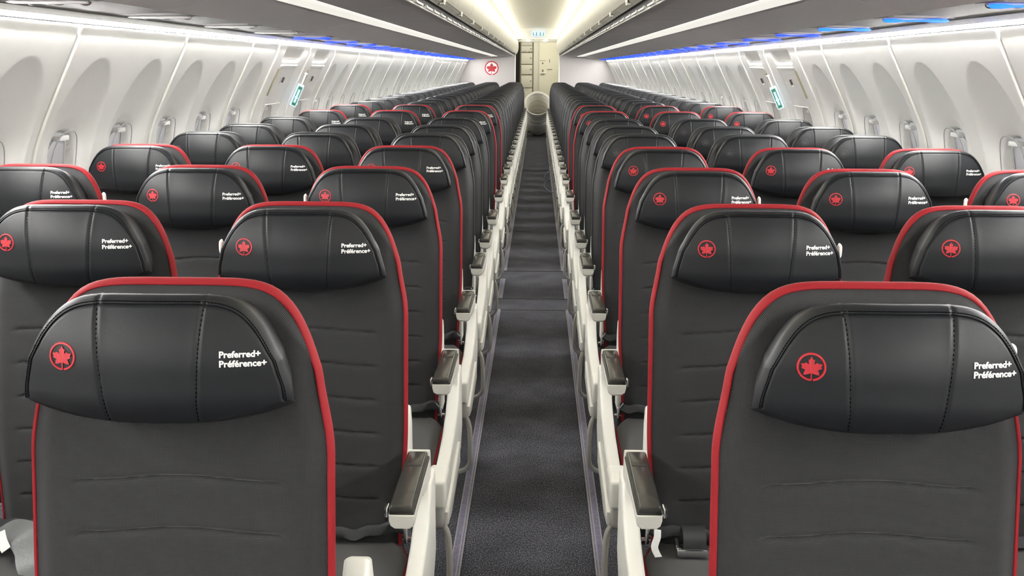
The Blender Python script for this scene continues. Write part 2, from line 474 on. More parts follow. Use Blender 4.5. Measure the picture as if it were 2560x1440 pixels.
# cushion ----------------------------------------------------------
def make_cushion():
    bm = bmesh.new()
    ny, nx = 40, 30; G = []
    y0, y1 = 0.035, -0.43
    for i in range(ny):
        t = i/(ny-1)
        y = y0 + (y1-y0)*t; zt = 0.452 + 0.008*math.sin(PI*min(1, t*1.1)) - 0.05*max(0, (t-0.82)/0.18)**2
        if i == ny-1: pass
        hwid = 0.224 - 0.020*sstep(0.15, 0.0, t) - 0.006*sstep(0.7, 1, t)
        row = []
        for j in range(nx):
            u = -1 + 2*j/(nx-1); u = math.sin(PI/2*u)*0.5+u*0.5
            z = zt - 0.022*max(0, (abs(u)-0.86)/0.14)**2
            row.append((u*hwid, y, z))
        G.append(row)
    V = gridmesh(bm, G)
    loop = [V[0][j] for j in range(nx)] + [V[i][-1] for i in range(1, ny)] + [V[-1][j] for j in range(nx-2, -1, -1)] + [V[i][0] for i in range(ny-2, 0, -1)]
    r1 = [bm.verts.new((v.co.x*1.01, v.co.y-(0.004 if v.co.y < -0.4 else 0), v.co.z-0.02)) for v in loop]
    r2 = [bm.verts.new((v.co.x*1.0, v.co.y, 0.355)) for v in loop]
    bridge(bm, loop, r1, True); bridge(bm, r1, r2, True); bm.faces.new(r2)
    me = finish(bm, 'seat_cushion', angle=60)
    pp = []
    for s in (0, -1):
        bm = bmesh.new()
        tube(bm, [(G[i][s][0]*1.01, G[i][s][1], G[i][s][2]-0.004) for i in range(ny)], 0.004, 6)
        pp.append(finish(bm, 'cushion_piping'))
    return me, pp
cush_me, cpipe_me = make_cushion()
# belt strap lying across the base of the back
def make_strap():
    bm = bmesh.new(); n = 40; A = []
    for i in range(n+1):
        t = -1+2*i/n; x = t*0.212; wob = 0.004*math.sin(t*9)+0.003*math.sin(t*23)
        zc = 0.486 + wob - 0.010*math.cos(t*2.2); y = yb(0.48)-0.012-0.012*(1-t*t)
        A.append([bm.verts.new((x, y+0.003, zc-0.016)), bm.verts.new((x, y-0.003+wob*0.5, zc-0.008)), bm.verts.new((x, y-0.001, zc+0.005+wob*0.5)), bm.verts.new((x, y+0.005, zc+0.014)), bm.verts.new((x, y+0.012, zc-0.015))])
    for i in range(n): bridge(bm, A[i], A[i+1], True)
    bm.faces.new(A[0]); bm.faces.new(A[-1][::-1])
    return finish(bm, 'belt_strap')
strap_me = make_strap()
def make_legs(s):
    bm = bmesh.new()
    tube(bm, smoothpath([(s*0.13, 0.03, 0.36), (s*0.13, 0.02, 0.2), (s*0.13, 0.05, 0.02), (s*0.13, 0.10, 0.012)], 5), 0.016, 8)
    tube(bm, smoothpath([(s*0.13, -0.35, 0.36), (s*0.13, -0.33, 0.2), (s*0.13, -0.27, 0.03), (s*0.13, -0.1, 0.012), (s*0.13, 0.1, 0.012)], 5), 0.014, 8)
    return finish(bm, 'leg')
leg_me = {s: make_legs(s) for s in (-1, 1)}
def make_beam():
    bm = bmesh.new()
    for y in (-0.32, -0.02):
        tube(bm, [(-0.25, y, 0.345), (0.25, y, 0.345)], 0.019, 10)
    box(bm, -0.2, 0.2, -0.36, 0.02, 0.348, 0.357)
    return finish(bm, 'seat_beam')
beam_me = make_beam()
def make_hook(s):
    bm = bmesh.new(); x = s*0.1995
    tube(bm, smoothpath([(x-s*0.004, 0.121, 1.121), (x-s*0.001, 0.120, 1.119), (x, 0.119, 1.114), (x, 0.119, 1.100), (x-s*0.001, 0.120, 1.095)], 4), 0.0052, 8)
    return finish(bm, 'coat_hook')
hook_me = {s: make_hook(s) for s in (-1, 1)}
# aisle-side parts, s = side of the seat where the aisle is
def make_armrest(s):
    xc = s*0.245
    bm = bmesh.new()
    sec = []
    # white shroud: rounded tray hanging under the pad, swelling into the pivot at the rear
    ys = list(np.linspace(-0.262, 0.034, 24)) + [0.0375, 0.040, 0.0425, 0.045]
    for y in ys:
        t = (y+0.262)/0.317
        dep = 0.034 + 0.085*max(0, (t-0.52)/0.48)**1.6
        fr = min(1, ((y+0.262)/0.018))**0.5 if y < -0.244 else 1
        dep *= (0.75+0.25*fr); wd = 0.0265*(0.92+0.08*fr)*(1-0.12*sstep(0.037, 0.045, y))
        ztop_ = 0.646 + 0.017*sstep(0.0365, 0.040, y)
        sec.append([bm.verts.new((xc+a*wd, y, ztop_-dep*b)) for a, b in ((-1, 0), (-1.0, 0.35), (-0.86, 0.8), (-0.55, 1.0), (0.55, 1.0), (0.86, 0.8), (1.0, 0.35), (1, 0))])
    for i in range(len(sec)-1): bridge(bm, sec[i], sec[i+1], True)
    bm.faces.new(sec[0]); bm.faces.new(sec[-1][::-1])
    me1 = finish(bm, 'armrest', angle=50)
    bm = bmesh.new(); box(bm, xc-0.0245, xc+0.0245, -0.256, 0.038, 0.643, 0.652, 0.003)
    seal = finish(bm, 'armrest_seal')
    bm = bmesh.new()
    box(bm, xc-0.0235-s*0.001, xc+0.0225-s*0.001, -0.254, 0.036, 0.6465, 0.664, 0.006, 3)
    box(bm, xc-0.016, xc+0.016, -0.05, 0.024, 0.662, 0.6662, 0.002, 2)
    pad = finish(bm, 'armrest_pad', angle=50)
    bm = bmesh.new(); box(bm, xc-s*0.030-0.004, xc-s*0.030+0.004, -0.262, -0.235, 0.642, 0.662, 0.0025)
    but = finish(bm, 'recline_button')
    return me1, seal, pad, but
arm_me = {s: make_armrest(s) for s in (-1, 1)}
def make_side(s):
    x0, x1 = sorted((s*0.240, s*0.276))
    poly = [(0.055, 0.60), (0.005, 0.60), (-0.010, 0.575), (-0.045, 0.535), (-0.10, 0.505), (-0.20, 0.478), (-0.36, 0.462), (-0.46, 0.462), (-0.505, 0.45),
            (-0.515, 0.425), (-0.505, 0.385), (-0.44, 0.365), (-0.2, 0.35), (0.03, 0.345), (0.09, 0.40), (0.09, 0.60)]
    poly = [(y, z) for y, z in poly]
    bm = bmesh.new(); prism_x(bm, poly, x0, x1, 0.007, 3)
    box(bm, *sorted((s*0.228, s*0.279)), -0.518, -0.40, 0.395, 0.472, 0.010, 3)
    me = finish(bm, 'side_panel', angle=35)
    bm = bmesh.new()
    xi, xo = sorted((s*0.238, s*0.274))
    box(bm, xi, xo, -0.508, -0.455, 0.335, 0.40, 0.012, 3)
    cap = finish(bm, 'end_cap')
    bm = bmesh.new()
    xo = s*0.278
    prism_x(bm, [(-0.1, 0.42), (-0.32, 0.395), (-0.50, 0.38), (-0.50, 0.345), (-0.40, 0.33), (-0.1, 0.355)], *sorted((s*0.272, s*0.284)), 0.004, 2)
    cover = finish(bm, 'lower_cover')
    bm = bmesh.new()
    P = [(s*0.262, -0.475, 0.345), (s*0.280, -0.478, 0.30), (s*0.283, -0.475, 0.20), (s*0.276, -0.46, 0.15), (s*0.24, -0.44, 0.12), (s*0.15, -0.43, 0.11), (s*-0.05, -0.43, 0.11), (s*-0.24, -0.43, 0.11)]
    tube(bm, smoothpath(P, 7), 0.0085, 10)
    bar = finish(bm, 'baggage_bar')
    bm = bmesh.new()
    xi, xo = sorted((s*0.172, s*0.213))
    prism_x(bm, [(0.115, 0.44), (0.115, 0.66), (0.125, 0.715), (0.145, 0.735), (0.17, 0.725), (0.185, 0.68), (0.185, 0.44)], xi, xo, 0.008, 3)
    hous = finish(bm, 'rear_housing', angle=35)
    bm = bmesh.new()
    xb = s*0.212
    box(bm, *sorted((xb, xb+s*0.008)), 0.0, 0.016, 0.455, 0.49, 0.003)
    tube(bm, [(xb+s*0.004, 0.008, 0.48), (xb-s*0.012, 0.0, 0.505)], 0.004, 8)
    tube(bm, [(xb-s*0.004, 0.01, 0.462), (xb+s*0.016, 0.01, 0.462)], 0.006, 8)
    anchor = finish(bm, 'belt_anchor')
    return me, cap, cover, bar, hous, anchor
side_me = {s: make_side(s) for s in (-1, 1)}

def setmat(me, m): me.materials.clear(); me.materials.append(m); return me
backF, backP = setmat(back_me, M['fabric']), setmat(back_me.copy(), M['plainback'])
setmat(trim_red_me, M['red']); setmat(trim_dark_me, M['darktrim']); setmat(shell_me, M['shell'])
setmat(head_me, M['leather']); setmat(stitch_me, M['thread']); setmat(emblem_me, M['redthread']); setmat(emboss_me, M['emboss'])
setmat(letter_me, M['whitethread']); setmat(cush_me, M['cushion']); [setmat(q, M['red']) for q in cpipe_me]; cpipeP = [setmat(q.copy(), M['darktrim']) for q in cpipe_me]
setmat(strap_me, M['strap']); setmat(beam_me, M['frame'])
for s in (-1, 1):
    setmat(leg_me[s], M['frame']); setmat(hook_me[s], M['white'])
    a = arm_me[s]; setmat(a[0], M['white']); setmat(a[1], M['padedge']); setmat(a[2], M['pad']); setmat(a[3], M['chrome'])
    b = side_me[s]; setmat(b[0], M['white']); setmat(b[1], M['grey']); setmat(b[2], M['white']); setmat(b[3], M['tube']); setmat(b[4], M['white']); setmat(b[5], M['chrome'])

ORD = ['nearest', 'second', 'third', 'fourth', 'fifth', 'sixth', 'seventh', 'eighth', 'ninth', 'tenth', 'eleventh', 'twelfth', 'thirteenth', 'fourteenth',
       'fifteenth', 'sixteenth', 'seventeenth', 'eighteenth', 'nineteenth', 'twentieth', 'twenty-first', 'twenty-second', 'twenty-third', 'twenty-fourth',
       'twenty-fifth', 'twenty-sixth', 'twenty-seventh', 'farthest']
ROWY = [1.238, 2.0645, 2.891, 3.7175, 4.525, 5.195, 5.98, 6.99, 8.06, 8.91, 9.64] + [9.64+0.7141*k for k in range(1, 18)]
PREF = {0, 1, 2, 3, 7, 8}
A_, S_ = 0.4877, 0.508
KN = ['aisle', 'middle', 'window']
hvar = random.Random(3)
seats = {}
for r, Y in enumerate(ROWY):
    for side in (-1, 1):
        for k in range(3):
            pref = r in PREF; s = -side       # aisle lies towards +x for the left block
            root = empty('passenger_seat', (side*(A_+k*S_), Y + (0.0148 if side > 0 else 0), 0))
            sn = 'left' if side < 0 else 'right'
            look = 'red-trimmed charcoal cloth' if pref else 'plain black'
            tag(root, f"{look} {KN[k]} seat {sn} of the aisle, {ORD[r]} row from the camera" if r not in (0, 27) else f"{look} {KN[k]} seat {sn} of the aisle, in the {ORD[r]} row",
                'seat', 'airliner seats in rows of three')
            seats[(r, side, k)] = root
            meshobj('backrest', backF if pref else backP, None, root)
            meshobj('piping', trim_red_me if pref else trim_dark_me, None, root, 'red ribbed piping' if pref else None)
            meshobj('rear_shell', shell_me, None, root)
            h = meshobj('headrest', head_me, None, root, 'black leather headrest')
            dz = {(0, 1, 0): -0.009, (1, 1, 1): 0.004, (0, 1, 1): 0.0}.get((r, side, k), hvar.uniform(-0.003, 0.003))
            if r > 3: dz -= 0.002
            h.location.z = dz
            h.rotation_euler = (0, 0, 0)
            if pref:
                meshobj('emblem', emblem_me, None, h, 'red maple leaf in a ring')
                if not (r in (7, 8) and side > 0) : meshobj('lettering', letter_me, None, h, 'white embroidered lettering')
            elif r in (4, 5, 6): meshobj('emblem', emboss_me, None, h, 'debossed maple leaf in a ring')
            if r < 9: meshobj('stitching', stitch_me, None, h)
            c = meshobj('seat_cushion', cush_me, None, root)
            if r < 12:
                for q in (cpipe_me if pref else cpipeP): meshobj('cushion_piping', q, None, c)
            meshobj('belt_strap', strap_me, None, root)
            meshobj('seat_beam', beam_me, None, root)
            for q in (-1, 1): meshobj('leg', leg_me[q], None, root)
            if r < 6:
                meshobj('coat_hook', hook_me[-s if k < 2 else s], None, root)
            if k == 0:
                a = arm_me[s]; b = side_me[s]
                ar = meshobj('armrest', a[0], None, root, 'white armrest')
                meshobj('armrest_seal', a[1], None, ar); meshobj('armrest_pad', a[2], None, ar, 'bronze grey armrest pad')
                if r < 10: meshobj('recline_button', a[3], None, ar)
                sp = meshobj('side_panel', b[0], None, root, 'cream white side panel'); meshobj('end_cap', b[1], None, sp); meshobj('lower_cover', b[2], None, sp)
                meshobj('baggage_bar', b[3], None, root); hs = meshobj('rear_housing', b[4], None, root)
                if r == 0 and side < 0: hs.location = (0.040, 0.02, 0.030)
                if r < 8: meshobj('belt_anchor', b[5], None, root)

# belt buckle and label on the second-row right aisle seat, loose belt on the second-row left middle seat
def ribbon(pts, w, th, wdir=(1, 0, 0)):
    bm = bmesh.new(); pts = [Vector(p) for p in pts]; R = []
    for i, p in enumerate(pts):
        t = (pts[min(i+1, len(pts)-1)]-pts[max(i-1, 0)]).normalized(); b = Vector(wdir); b = (b-t*b.dot(t)).normalized(); n = t.cross(b)
        R.append([bm.verts.new(p+b*(a*w/2)+n*(c*th/2)) for a, c in ((-1, -1), (1, -1), (1, 1), (-1, 1))])
    for i in range(len(R)-1): bridge(bm, R[i], R[i+1], True)
    bm.faces.new(R[0]); bm.faces.new(R[-1][::-1])
    return bm
root = seats[(1, 1, 0)]
bm = bmesh.new()
box(bm, -0.160, -0.092, -0.075, -0.066, 0.463, 0.482, 0.003); box(bm, -0.160, -0.150, -0.072, -0.018, 0.463, 0.484, 0.003)
box(bm, -0.152, -0.090, -0.070, -0.025, 0.462, 0.466, 0.001)
bk = meshobj('belt_buckle', finish(bm, 'belt_buckle'), M['chrome'], root, 'chrome lift buckle')
bm = ribbon(smoothpath([(-0.12, -0.062, 0.472), (-0.12, -0.056, 0.50), (-0.12, -0.030, 0.515), (-0.12, -0.008, 0.50), (-0.12, -0.004, 0.470)], 6), 0.05, 0.004)
meshobj('belt_webbing', finish(bm, 'belt_webbing'), M['strap'], bk)
bm = ribbon(smoothpath([(-0.197, -0.020, 0.502), (-0.199, -0.035, 0.49), (-0.206, -0.05, 0.474), (-0.200, -0.075, 0.464)], 6), 0.016, 0.001, (1, 0.3, 0))
meshobj('belt_label', finish(bm, 'belt_label'), M['label'], root, 'white cloth label')
root = seats[(1, -1, 1)]
bm = ribbon(smoothpath([(-0.20, -0.05, 0.47), (-0.15, -0.065, 0.50), (-0.10, -0.085, 0.505), (-0.065, -0.11, 0.49), (-0.04, -0.15, 0.472), (0.0, -0.19, 0.467), (0.12, -0.27, 0.467)], 8), 0.075, 0.003, (0.3, 0.95, 0.4))
meshobj('loose_belt', finish(bm, 'loose_belt'), M['sheenstrap'], root, 'loose webbing, its sheen painted pale grey')
bm = ribbon(smoothpath([(-0.135, -0.105, 0.522), (-0.125, -0.118, 0.505), (-0.112, -0.13, 0.492)], 5), 0.022, 0.001, (1, 0.2, 0.5))
meshobj('belt_label', finish(bm, 'belt_label'), M['label'], root, 'white cloth label')

# ------------------------------------------------------------------ FLOOR
def quad(name, mat, pts):
    bm = bmesh.new(); bm.faces.new([bm.verts.new(p) for p in pts]); return meshobj(name, finish(bm, name, smooth=False, recalc=False), mat)
YF, YE = -3.0, 22.42
fl = struct(quad('floor', M['carpet'], [(-1.95, YF, 0), (1.95, YF, 0), (1.95, 25.2, 0), (-1.95, 25.2, 0)]), 'charcoal flecked aisle carpet')
bm = bmesh.new()
for y in (6.175, 6.49, 7.42): box(bm, -0.30, 0.30, y-0.004, y+0.004, 0.0, 0.003)
struct(meshobj('trim_1', finish(bm, 'trim_1', smooth=False), M['gap']), 'carpet joints across the aisle')
n = 2
for s in (-1, 1):
    for y0, y1 in ((YF, 6.175), (6.49, 7.12), (7.42, 22.2)):
        bm = bmesh.new(); box(bm, *sorted((s*0.2085, s*0.2385)), y0, y1, 0, 0.004, 0.001)
        t = struct(meshobj(f'trim_{n}', finish(bm, 'track', smooth=False), M['track']), 'lavender floor path strip'); n += 1
        bm = bmesh.new()
        for a in (0.2065, 0.2155, 0.2365): box(bm, *sorted((s*a, s*(a+0.0035))), y0, y1, 0, 0.0055)
        e = meshobj('track_edge', finish(bm, 'track_edge', smooth=False), M['trackedge']); e.parent = t

# ------------------------------------------------------------------ SIDE WALLS
PZ = [1.652, 1.63, 1.54, 1.43, 1.345, 1.235, 1.14, 0.95, 0.70, 0.45, 0.10, 0.0]
PX = [1.664, 1.672, 1.718, 1.775, 1.818, 1.872, 1.905, 1.935, 1.935, 1.93, 1.925, 1.92]
pz = np.array(PZ[::-1]); px = np.array(PX[::-1])
zz = np.linspace(0, 1.652, 120); xi = np.interp(zz, pz, px)
kern = np.ones(9)/9; xs_ = np.convolve(np.pad(xi, 4, mode='edge'), kern, 'valid')
def wallx(z): return float(np.interp(z, zz, xs_))
WZ = 1.085; WA, WB = 0.115, 0.165
def wall_disp(y, z, wins, Lp):
    d = 0.0
    for wy in wins:
        e = math.hypot((y-wy)/0.222, (z-1.20)/0.330)
        if z < 1.20: e = max(e, abs(y-wy)/0.222)
        if e < 1: d += 0.036*(1-e*e)**0.62*sstep(1.0, 1.24, z)
        q = (abs((y-wy)/WA)**2.6 + abs((z-WZ)/WB)**2.6)**(1/2.6)
        d += 0.012*(1-sstep(1.0, 1.30, q)) + 0.058*(1-sstep(0.93, 1.0, q))
    for e in (0, Lp):
        d += 0.006*math.exp(-((y-e)/0.012)**2)
    return d
def wall_panel(Lp, wins, s, door=False):
    ny = int(Lp/0.0068); ys = np.linspace(0, Lp, ny+1)
    zs = list(np.linspace(0, 0.85, 8)[:-1]) + list(np.linspace(0.85, 1.652, 120))
    G = []
    for z in zs:
        row = []
        for y in ys:
            if door: d = door_disp(y, z, Lp)
            else: d = wall_disp(y, z, wins, Lp)
            row.append((s*(wallx(z)+d), y, z))
        G.append(row)
    bm = bmesh.new(); gridmesh(bm, G); me = finish(bm, 'wall_panel', recalc=False, angle=80)
    setmat(me, M['wall']); return me
def rrect(y, z, y0, y1, z0, z1, r):
    # signed distance to a rounded rectangle (negative inside)
    cy, cz = (y0+y1)/2, (z0+z1)/2; qy = abs(y-cy)-(y1-y0)/2+r; qz = abs(z-cz)-(z1-z0)/2+r
    return math.hypot(max(qy, 0), max(qz, 0)) + min(max(qy, qz), 0) - r
def door_disp(y, z, Lp):
    c = Lp/2; d = 0.0
    d += 0.045*(1-sstep(-0.02, 0.012, rrect(y, z, c-0.25, c+0.25, 1.545, 1.64, 0.03)))*sstep(1.64, 1.555, z)
    sd = rrect(y, z, c-0.245, c+0.245, 0.55, 1.505, 0.03)
    d += 0.010*math.exp(-((sd)/0.006)**2) + (0.006 if sd < -0.01 else 0)
    q = (abs((y-c)/WA)**2.6 + abs((z-WZ)/WB)**2.6)**(1/2.6)
    d += 0.012*(1-sstep(1.0, 1.25, q)) + 0.05*(1-sstep(0.93, 1.0, q))
    for e in (0, Lp): d += 0.01*math.exp(-((y-e)/0.014)**2)
    return d
LP = 1.155
panels = {}
def seam_mesh(s):
    bm = bmesh.new(); P = [(s*(wallx(z)-0.004 + (0.012 if z > 1.62 else 0.0)), 0, z) for z in np.linspace(0.3, 1.652, 60)]
    tube(bm, P, 0.0055, 8); return setmat(finish(bm, 'seam'), M['seam'])
seam_me = {s: seam_mesh(s) for s in (-1, 1)}
def cove_meshes(s, Lp):
    bm = bmesh.new()      # rail, with an added lip that shields the service channel from glow
    prism_y(bm, [(1.621, 1.688), (1.664, 1.688), (1.664, 1.6740), (1.634, 1.6740), (1.624, 1.668), (1.621, 1.668)], 0, Lp, s)
    rail = setmat(finish(bm, 'rail', smooth=False), M['seam'])
    bm = bmesh.new()
    prism_y(bm, [(1.640, 1.6740), (1.664, 1.6740), (1.664, 1.6555), (1.6500, 1.6555)], 0.004, Lp-0.004, s)
    prism_y(bm, [(1.630, 1.6730), (1.638, 1.6730), (1.638, 1.6738), (1.630, 1.6738)], 0.004, Lp-0.004, s)  # extra glow under the rail, added to rake down the wall
    band = setmat(finish(bm, 'band', smooth=False), M['cove'])
    bm = bmesh.new()
    prism_y(bm, [(1.6495, 1.6555), (1.668, 1.6555), (1.668, 1.6535), (1.6495, 1.6535)], 0, Lp, s)  # thin added strip, keeps the band's light off the wall just below
    light_stop = setmat(finish(bm, 'light_stop', smooth=False), M['seam'])
    return rail, band, light_stop
coves = {}
def win_mesh(s):
    # shade, seal ring and a white block at the top of the reveal
    bm = bmesh.new(); n = 40; P = []
    for i in range(n):
        a = 2*PI*i/n; c, q = math.cos(a), math.sin(a)
        P.append((math.copysign(abs(c)**(2/2.6), c)*WA*0.93, math.copysign(abs(q)**(2/2.6), q)*WB*0.93))
    vs = [bm.verts.new((s*(wallx(WZ+z)+0.062), y, WZ+z)) for y, z in P]
    vb = [bm.verts.new((s*(wallx(WZ+z)+0.070), y, WZ+z)) for y, z in P]
    bm.faces.new(vs); bm.faces.new(vb); bridge(bm, vs, vb, True)
    shade = setmat(finish(bm, 'shade', smooth=False), M['shade'])
    bm = bmesh.new(); tube(bm, [(s*(wallx(WZ+z)+0.014), y*1.035, WZ+z*1.03) for y, z in P], 0.0018, 6, closed=True)
    seal = setmat(finish(bm, 'seal'), M['sealgrey'])
    bm = bmesh.new(); tube(bm, [(s*(wallx(WZ+z)+0.058), y*0.80, WZ+z*0.82) for y, z in P], 0.004, 6, closed=True)
    inner = setmat(finish(bm, 'inner'), M['reveal'])
    bm = bmesh.new(); box(bm, *sorted((s*(wallx(WZ+0.125)+0.026), s*(wallx(WZ+0.125)+0.062))), -0.042, 0.042, WZ+0.118, WZ+0.140, 0.006)  # white block set under the top of the window opening
    tab = setmat(finish(bm, 'tab'), M['label'])
    return shade, seal, inner, tab
win_me = {s: win_mesh(s) for s in (-1, 1)}
def taper(Y): return 1-0.085*sstep(15.5, 22.6, Y)
SEG = []
y = 3.77-LP*6
while y < 6.0: SEG.append((y, LP, [0.29, 0.865], False)); y += LP
y = 3.77+2*LP; SEG.append((y, 0.605, [0.30], False))
y += 0.605; D1 = y; SEG.append((y, 0.935, [], True)); y += 0.935; D2 = y; SEG.append((y, 0.92, [], True)); y += 0.92
while y < YE-0.05: 
    SEG.append((y, LP, [0.23, 0.81], False)); y += LP
wn = 1
for s in (-1, 1):
    sn = 'left' if s < 0 else 'right'
    for (y, Lp, wins, door) in SEG:
        key = (s, round(Lp, 3), tuple(wins), door)
        if key not in panels: panels[key] = wall_panel(Lp, wins, s, door)
        if (s, Lp) not in coves: coves[(s, Lp)] = cove_meshes(s, Lp)
        if y+Lp > YE-0.2 and (s, -1) not in coves: coves[(s, -1)] = (coves[(s, Lp)][0], cove_meshes(s, YE-0.3-y)[1], coves[(s, Lp)][2])
        xa = 1.8*taper(y); xb = 1.8*taper(y+Lp); rz = s*math.atan2(xa-xb, Lp); off = s*(xa-1.8)
        def place(o): o.location = (off, y, 0); o.rotation_euler = (0, 0, rz); return o
        p = place(meshobj(f'wall_{sn}', panels[key])); struct(p, f'cream side wall lining {sn} of the cabin')
        rail, band, light_stop = coves[(s, -1 if y+Lp > YE-0.2 else Lp)]
        q = meshobj('cove_rail', rail, None, p); meshobj('cove_light_stop', light_stop, None, p); q = meshobj('cove_light', band, None, p, 'glowing warm white light band')
        q = meshobj('seam_trim', seam_me[s], None, p)
        ww = [(wy, False) for wy in wins] + ([(Lp/2, True)] if door else [])
        for wy, dr in ww:
            a, b, c, t = win_me[s]
            wo = bpy.data.objects.new(f'window_{wn}', a); COL.objects.link(wo); wn += 1
            M4 = Matrix.Translation((off, y, 0)) @ Matrix.Rotation(rz, 4, 'Z') @ Matrix.Translation((0, wy, 0))
            wo.matrix_world = M4
            struct(wo, 'oval cabin window with its shade down')
            meshobj('window_seal', b, None, wo); meshobj('window_ring', c, None, wo); meshobj('white_tab', t, None, wo)

# exit hatch fittings
for s in (-1, 1):
    sn = 'left' if s < 0 else 'right'
    for i, (yd, Lp) in enumerate(((D1, 0.935), (D2, 0.92))):
        c = yd+Lp/2
        bm = bmesh.new()
        P = smoothpath([(s*(wallx(1.505)-0.004), c-0.235, 1.512), (s*(wallx(1.505)-0.004), c+0.235, 1.512)], 3)
        tube(bm, P, 0.0085, 8)
        tr = meshobj(f'trim_{n}', finish(bm, 'hatch_top'), M['seam']); struct(tr, 'white upper edge of the exit hatch'); n += 1
        bm = bmesh.new(); ys0 = c-0.24
        pts = [(s*(wallx(z)-0.002), ys0, z) for z in np.linspace(1.31, 1.49, 12)]
        tube(bm, pts, 0.006, 6)
        g = meshobj('hatch_gap', finish(bm, 'hatch_gap'), M['yellowed'], tr)
        bm = bmesh.new()
        pts = [(s*(wallx(z)-0.003), c-0.02, z) for z in np.linspace(1.385, 1.43, 6)]
        tube(bm, pts, 0.014, 8); g = meshobj('hatch_grip', finish(bm, 'hatch_grip'), M['seam'], tr)
        bm = bmesh.new(); pts = [(s*(wallx(z)-0.013), c-0.028, z+0.004) for z in np.linspace(1.392, 1.427, 6)]
        tube(bm, pts, 0.0075, 8); meshobj('grip_slot', finish(bm, 'grip_slot'), M['gap'], tr)
        bm = bmesh.new()
        P = [(s*(wallx(1.24)-0.006), c-0.20, 1.246), (s*(wallx(1.24)-0.006), c+0.20, 1.246)]
        tube(bm, P, 0.004, 6); meshobj('hatch_ledge', finish(bm, 'hatch_ledge'), M['seam'], tr)
    # lit exit marker on a stem, standing off the wall between the two hatches
    r = empty('exit_marker', (0, 0, 0)); tag(r, f'lit green and white exit marker on the {sn} wall between the hatches', 'exit sign', 'exit markers')
    y0 = 7.60; za, zb_ = 1.215, 1.375
    xa, xb = wallx(za)-0.045, wallx(zb_)-0.045
    ax = Vector((s*(xb-xa), 0, zb_-za)).normalized(); sx = Vector((ax.z, 0, -ax.x))
    org = Vector((s*xa, y0, za)); ln = math.hypot(xb-xa, zb_-za)
    def sb(name, mat, a0, a1, w0, w1, d0, d1, bev=0.0, label=None):
        bm = bmesh.new(); box(bm, w0, w1, d0, d1, a0, a1, bev)
        for v in bm.verts: v.co = org + sx*v.co.x + Vector((0, v.co.y, 0)) + ax*v.co.z
        return meshobj(name, finish(bm, name), mat, r, label)
    sb('marker_case', M['signwhite'], 0, ln, -0.024, 0.024, 0, 0.03, 0.005)
    sb('green_panel', M['signgreen'], 0.010, ln-0.016, *sorted((s*0.008, -s*0.022)), -0.002, 0.001)
    f = sb('running_figure', M['signblue'], 0.08, ln-0.04, *sorted((s*0.001, -s*0.014)), -0.004, -0.001)
    sb('running_figure', M['signblue'], 0.032, 0.066, *sorted((s*0.001, -s*0.014)), -0.004, -0.001)
    sb('running_figure', M['signblue'], 0.066, 0.080, *sorted((s*0.004, -s*0.018)), -0.004, -0.001)
    sb('stem', M['seam'], ln, ln+0.08, -0.006, 0.006, 0.02, 0.03, 0.002)
    sb('stem_knob', M['seam'], ln+0.078, ln+0.092, -0.010, 0.010, 0.015, 0.05, 0.004)
    sb('bracket', M['seam'], 0.05, 0.1, -0.012, 0.012, 0.02, 0.03); 

# ------------------------------------------------------------------ OVERHEAD BINS, undersides, lamps
BM_ = 1.11; BY = [5.70 + BM_*k for k in range(-8, 16)]
BY = [b for b in BY if b > YF-1 and b < YE-0.3]
def bin_meshes(s, Lb):
    g = 0.003
    bm = bmesh.new()
    prism_y(bm, [(0.500, 1.775), (0.835, 1.756), (0.975, 1.754), (1.255, 1.690), (1.262, 1.698), (1.262, 2.28), (0.575, 2.28), (0.55, 2.26), (0.46, 2.05), (0.46, 1.9), (0.485, 1.82), (0.495, 1.80)], g, Lb-g, s)
    body = setmat(finish(bm, 'bin_body', smooth=False), M['gap'])
    bm = bmesh.new()
    prism_y(bm, [(0.512, 1.768), (0.835, 1.7505), (0.835, 1.7560), (0.512, 1.775)], g, Lb-g, s)
    prism_y(bm, [(0.975, 1.7485), (1.252, 1.6855), (1.259, 1.690), (0.975, 1.7545)], g, Lb-g, s)
    und = setmat(finish(bm, 'underside_panel', smooth=False), M['underside'])
    bm = bmesh.new()
    o = [(0.458, 1.806), (0.440, 1.822), (0.420, 1.87), (0.409, 1.94), (0.410, 2.02), (0.428, 2.11), (0.465, 2.20), (0.52, 2.275), (0.556, 2.300)]
    O = smoothpath([(a, 0, b) for a, b in o], 4); O = [(a, b) for a, _, b in O]
    inn = [(a+0.018, b+0.001) for a, b in O[::-1]]
    prism_y(bm, O+inn, g, Lb-g, s)
    door = setmat(finish(bm, 'bin_door', angle=30), M['bindoor'])
    bm = bmesh.new()
    prism_y(bm, [(0.472, 1.795), (0.4385, 1.8205), (0.4365, 1.826), (0.455, 1.830), (0.478, 1.803)], g, Lb-g, s)
    strip_ = setmat(finish(bm, 'handle_strip', smooth=False), M['handle'])
    bm = bmesh.new()
    box(bm, *sorted((s*0.436, s*0.456)), 0.36, 0.43, 1.797, 1.806, 0.002); box(bm, *sorted((s*0.434, s*0.44)), 0.355, 0.435, 1.806, 1.822, 0.002)
    latch = setmat(finish(bm, 'latch'), M['seam'])
    bm = bmesh.new()
    box(bm, *sorted((s*0.509, s*0.517)), g, Lb-g, 1.7625, 1.7705, 0.001)
    for yy in (0.12, 0.47, 0.83):
        box(bm, *sorted((s*0.490, s*0.511)), yy, yy+0.022, 1.768, 1.780, 0.002)
        box(bm, *sorted((s*0.494, s*0.508)), yy+0.06, yy+0.28, 1.768, 1.777, 0.001)
    rail = setmat(finish(bm, 'bin_rail', smooth=False), M['seam'])
    return body, und, door, strip_, latch, rail
bin_me = {s: bin_meshes(s, BM_) for s in (-1, 1)}
